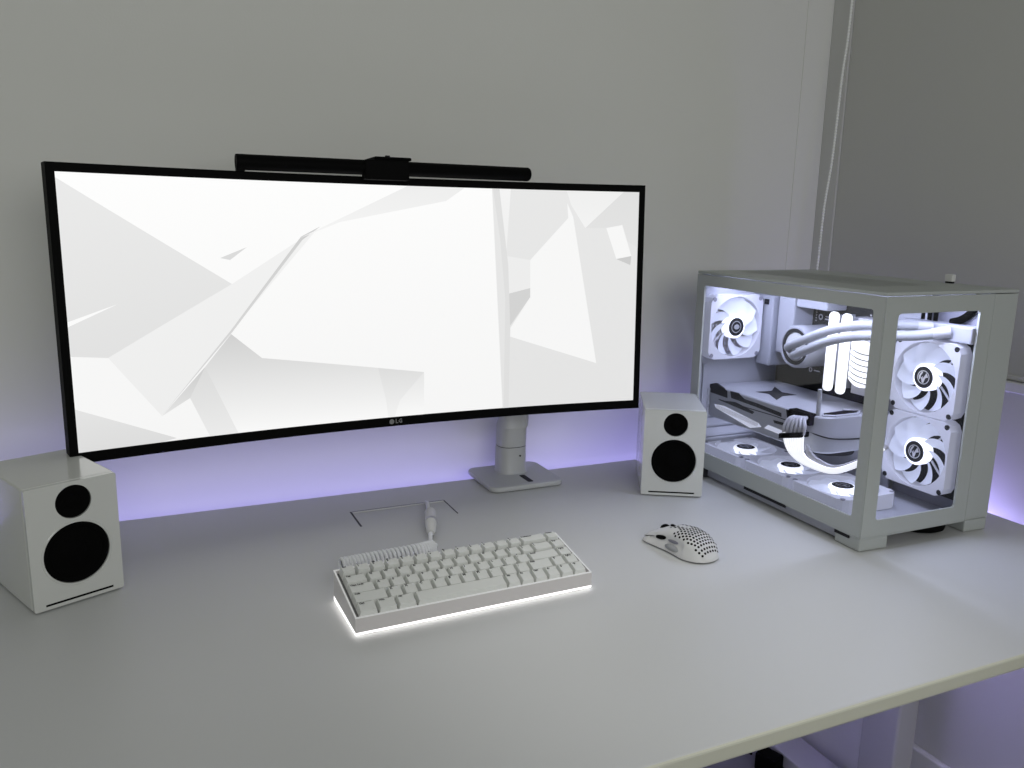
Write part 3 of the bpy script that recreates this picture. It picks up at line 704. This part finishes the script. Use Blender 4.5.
# fans
def fan(c,axis,sgn,size=.120,th=.025,emblem='bolt',blades=9,pads=True):
    """c = centre of the visible face, axis the face normal axis, sgn the direction the face looks"""
    cx,cy,cz=c
    def XF(a,b,d): # a,b in face plane, d depth behind face
        if axis==0: return (cx-sgn*d,cy-a*sgn*-1 if False else cy+a,cz+b)
        if axis==1: return (cx+a,cy-sgn*d,cz+b)
        return (cx+a,cy+b,cz-sgn*d)
    h=size/2; R=h*.945; n=48
    vs=[];fs=[]
    for d in (0,th):
        for k in range(n):
            t=2*PI*k/n; ca_,sa_=math.cos(t),math.sin(t); e=h/max(abs(ca_),abs(sa_)); e=min(e,h*1.30)
            vs.append((R*ca_,R*sa_,d)); vs.append((e*ca_,e*sa_,d))
    for k in range(n):
        j=(k+1)%n; a0,a1,b0,b1=2*k,2*k+1,2*j,2*j+1; o=2*n
        fs+=[(a0,a1,b1,b0),(o+a0,o+b0,o+b1,o+a1),(a0,b0,o+b0,o+a0),(a1,o+a1,o+b1,b1)]
    f=part(MB().add(vs,fs),'case_fan',M['frame'],xf=XF)
    if pads:
        for sx in (-1,1):
            for sy in (-1,1):
                p_=MB(); nn=12; q=[(sx*h*.875+.0042*math.cos(2*PI*k/nn),sy*h*.875+.0042*math.sin(2*PI*k/nn)) for k in range(nn)]
                p_.add([(a,b,-.0004) for a,b in q]+[(a,b,.001) for a,b in q],[tuple(range(nn))]+[(k,(k+1)%nn,nn+(k+1)%nn,nn+k) for k in range(nn)])
                p_.build('screw',M['vio_panel'] if pads==1 else M['dark'],f,xf=XF)
    # blades
    b_=MB(); r0,r1=.0215*size/.12,R*.97
    for k in range(blades):
        t0=2*PI*k/blades; vs=[];fs=[]; nr,ns=7,4
        for i in range(nr+1):
            rr=r0+(r1-r0)*i/nr; sweep=.55*(i/nr)**1.3; wd_=2*PI/blades*(.80+.08*i/nr)
            for j in range(ns+1):
                q=j/ns; ang_=t0+sweep+wd_*q; dp=.004+.012*q
                vs.append((rr*math.cos(ang_),rr*math.sin(ang_),dp))
        for i in range(nr):
            for j in range(ns): a_=i*(ns+1)+j; fs.append((a_,a_+1,a_+ns+2,a_+ns+1))
        b_.add(vs,fs)
    b_.build('blades',M['blade'],f,smooth=True,xf=XF)
    def disc(r_,d,n=36):
        return [(r_*math.cos(2*PI*k/n),r_*math.sin(2*PI*k/n),d) for k in range(n)]
    def rings(prof,n=36):
        m_=MB(); vs=[]; 
        for r_,d in prof: vs+=disc(r_,d)
        m_.add(vs,[(i*n+k,i*n+(k+1)%n,(i+1)*n+(k+1)%n,(i+1)*n+k) for i in range(len(prof)-1) for k in range(n)]); return m_
    rings([(.0172,-.0002),(.0205,.0005),(.0222,.003),(.0222,.016)]).build('light_ring',M['ringl'],f,smooth=True,xf=XF)
    rings([(.0002,-.0004),(.0172,-.0004),(.0172,.001)]).build('hub_cap',M['dark'],f,xf=XF)
    em=rings([(.0112,-.0007),(.0098,-.0007)]) 
    if emblem=='bolt':
        for s in (-1,1):
            pl=[(-.0075,.0062),(-.0035,.0088),(.0032,-.0012),(.0030,.0040),(.0056,.0028),(.0056,-.0055),(.0030,-.0050),(-.0020,.0022),(-.0018,-.0015)] if s==1 else []
        for q in ([(-.0088,.0012),(-.0050,.0080),(.0012,-.0028),(.0012,.0020),(.0040,-.0012),(.0020,-.0088),(-.0010,-.0092),(-.0035,-.0010)],
                  [(.0060,.0058),(.0086,.0010),(.0072,-.0050),(.0050,-.0020),(.0052,.0015),(.0010,.0088),(.0040,.0085)]):
            em.add([(a*1.0,b*1.0,-.0007) for a,b in q],[tuple(range(len(q)))])
    else:
        em.add([(.004*math.cos(2*PI*k/12)*1.6+.001,.004*math.sin(2*PI*k/12)*1.2,-.0007) for k in range(12)],[tuple(range(12))])
    em.build('emblem',M['silver'],f,xf=XF)
    # struts behind
    st=MB()
    for k in range(4):
        t=PI/4+k*PI/2; d=Vector((math.cos(t),math.sin(t))); nrm=Vector((-d.y,d.x))*.0014
        a0=d*.020; a1=d*R; q=[a0-nrm,a0+nrm,a1+nrm,a1-nrm]
        st.add([(p.x,p.y,th-.002) for p in q]+[(p.x,p.y,th) for p in q],[(0,1,2,3),(4,7,6,5),(0,4,5,1),(1,5,6,2),(2,6,7,3),(3,7,4,0)])
    st.build('struts',M['frame'],f,xf=XF)
    return f
fan((.180,.0735,.2405),0,-1,pads=2); fan((.180,.0735,.1185),0,-1,pads=2)
fan((.072,.404,.281),1,-1,emblem='dot',pads=1)
for v in (.372,.250,.128): fan((.090,v,.0545),2,1,pads=1)
part(MB().box(.205,.2068,.012,.136,.06,.30),'fan_gap',M['dark'])
# graphics card
def GX(x,y,z): return (x,y,z)
g=part(MB().prism([(.041,.428)]+[(.041+.034*(1-math.cos(a)),.172-.034*math.sin(a)) for a in [k*PI/16 for k in range(9)]]+[(.194,.138),(.194,.428)],2,.107,.1685),'graphics_card',M['gpu'],bevel=.003,smooth=True,xf=GX)
def gpart(mb,n,m,**k): return mb.build(n,m,g,**k)
GD=[[(0.4315, 0.1681), (0.4106, 0.1742), (0.3768, 0.1656), (0.3753, 0.1525), (0.4268, 0.1534)], [(0.3682, 0.1673), (0.3454, 0.1683), (0.3278, 0.1608), (0.2951, 0.1605), (0.2306, 0.1571), (0.2298, 0.1503), (0.2942, 0.1534), (0.3639, 0.155)], [(0.3981, 0.1438), (0.3518, 0.15), (0.2984, 0.1434), (0.3032, 0.1386)], [(0.2485, 0.1406), (0.2117, 0.1424), (0.2111, 0.1373), (0.2454, 0.136)], [(0.2198, 0.166), (0.185, 0.168), (0.176, 0.158), (0.176, 0.15), (0.2149, 0.149)]]
GL=[[(0.4121, 0.133), (0.3822, 0.1357), (0.2857, 0.1262), (0.2771, 0.121), (0.3055, 0.1122), (0.4053, 0.1267)], [(0.2599, 0.1289), (0.2098, 0.1272), (0.2087, 0.1187), (0.2693, 0.1211)]]
mb=MB()
for P in GD: mb.prism(P,0,.0404,.044)
gpart(mb,'shroud_recess',M['dark'])
mb=MB()
for P in GL: mb.prism(P,0,.0402,.044)
gpart(mb,'lit_honeycomb_strip',M['mesh'])
mb=MB()
for k in range(46):
    v_=.405-.0026*k; 
    if .2600<v_<.2800: continue
    f_=(.4121-v_)/.126; zc=.1305-.0075*min(1,f_)
    mb.prism([(v_,zc-.0040),(v_+.0006,zc-.0040),(v_-.0024,zc+.0040),(v_-.0030,zc+.0040)],0,.0397,.0403)
gpart(mb,'strip_ribs',M['sleeve'])
mb=MB().prism([(.40,.1455),(.25,.1490),(.17,.1475),(.17,.1462),(.25,.1475),(.40,.1440)],0,.0405,.044)
mb.tube(spline([(.0405,.20,.1455),(.041,.175,.1425),(.050,.149,.137),(.075,.1375,.132),(.13,.1375,.128),(.190,.1375,.126)],6),.0012,6)
mb.box(.150,.160,.1372,.139,.150,.157); gpart(mb,'shroud_seam',M['dark'])
zt=.1688
def star(cx_,cy_,pts):
    return MB().prism(pts,2,zt,zt+.0003)
mb=star(0,0,[(.144,.3675),(.112,.338),(.077,.3413),(.088,.318),(.0665,.2732),(.100,.296),(.1321,.2956),(.122,.322)]); gpart(mb,'backplate_cutout',M['dark'],xf=GX)
mb=star(0,0,[(.058,.152),(.072,.166),(.118,.171),(.140,.158),(.122,.146),(.075,.144)]); gpart(mb,'backplate_cutout',M['matte'],xf=GX)
mb=MB()
for c0,c1 in (((.055,.152),(.072,.168)),((.120,.173),(.143,.158)),((.143,.158),(.122,.144)),((.122,.144),(.073,.142)),((.073,.142),(.055,.152))):
    mb.tube([(c0[0],c0[1],zt+.001),(c1[0],c1[1],zt+.001)],.0018,6)
gpart(mb,'cutout_trim',M['inner'],xf=GX)
for v in (.375,.285,.195):
    gpart(MB().lathe([(.044,.096),(.044,.108),(.041,.108),(.041,.098),(.0001,.098)],(.115,v,0),2,30),'card_fan',M['dark'],smooth=True,xf=GX)
part(MB().tube([(.052,.159,.1685),(.052,.159,.212)],.0034,12),'support_post',M['tube'])
# power cables of the card
sock=gpart(MB().box(.034,.052,.158,.208,.152,.171),'power_plug',M['matte'],bevel=.002)
def wires(outer,inner,us,m,n=8,r=.0030):
    mb=MB()
    for i in range(n):
        f=i/(n-1); P=[(u_,a[0]+(b[0]-a[0])*f,a[1]+(b[1]-a[1])*f) for u_,a,b in zip(us,outer,inner)]
        mb.tube(spline(P,7),r,8)
    return part(mb,'card_power_cable',m,smooth=True)
US=(.046,.032,.020,.017,.017,.019,.022,.026,.034,.05)
OUT=[(.200,.160),(.199,.162),(.198,.152),(.195,.134),(.187,.113),(.172,.1000),(.1435,.0925),(.0896,.0950),(.041,.1235),(.020,.150)]
INN=[(.162,.160),(.158,.163),(.154,.155),(.152,.140),(.148,.124),(.140,.1130),(.1250,.1050),(.0900,.1035),(.046,.1300),(.026,.154)]
IN2=[(.160,.158),(.150,.160),(.144,.154),(.140,.142),(.134,.129),(.126,.1200),(.1150,.1140),(.0900,.1120),(.051,.1370),(.032,.158)]
def mix2(a,b,f): return (a[0]+(b[0]-a[0])*f,a[1]+(b[1]-a[1])*f)
LO=[mix2(a,b,0 if k<4 else .05) for k,(a,b) in enumerate(zip(OUT,INN))][3:]
FR=(1,.92,.72,.62,.58,.55,.60)
LI=[mix2(a,b,f) for a,b,f in zip(OUT[3:],INN[3:],FR)]
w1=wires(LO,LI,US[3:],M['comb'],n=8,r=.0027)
wires([(.190,.162),(.194,.158),(.1965,.146),(.1955,.132)],[(.166,.166),(.160,.163),(.151,.154),(.151,.141)],(.040,.026,.019,.017),M['sleeve'],n=6,r=.0029)  # unlit stretch of the same cable, drawn in grey
w2=wires([(a[0]-.004,a[1]+.001) for a in LI[1:]],INN[4:],[u_+.007 for u_ in US[4:]],M['sleeve'],n=5,r=.0027)
MB().prism([(.1985,.1235),(.1985,.1325),(.1495,.1460),(.1495,.1370)],0,.009,.029).build('cable_comb',M['black'],w1,bevel=.0015)
# interior lights: unseen fill bars added under the top rails; bottom fans' glow
def ilight(name,loc,sx,sy,p,rot=(0,0,0)):
    l=bpy.data.lights.new(name,'AREA'); l.shape='RECTANGLE'; l.size=sx; l.size_y=sy; l.energy=p; l.color=(.68,.73,1)
    lo=bpy.data.objects.new(name,l); C.objects.link(lo); lo.parent=pc; lo.location=loc; lo.rotation_euler=rot; return lo
ilight('case_fill_light',(.05,.22,.3765),.012,.36,INT*.6,(0,math.radians(-25),0))
ilight('case_fill_light_front',(.11,.030,.3765),.16,.012,INT*.25,(math.radians(-20),0,0))
ilight('fan_row_light',(.10,.25,.058),.10,.34,INT*.08,(PI,0,0))
part(MB().box(.042,.058,.04,.40,.3768,.379).box(.03,.19,.022,.038,.3768,.379),'fill_light_bar',M['inner'])  # unseen housing added to carry the fill lights
part(MB().prism(rrect(.255,.264,.104,.119,.002),2,T_+.003,T_+.0145),'white_plug',M['white'],bevel=.001)
part(MB().prism(rrect(.2555,.2635,.105,.118,.002),2,T_,T_+.003),'plug_gap',M['dark'])
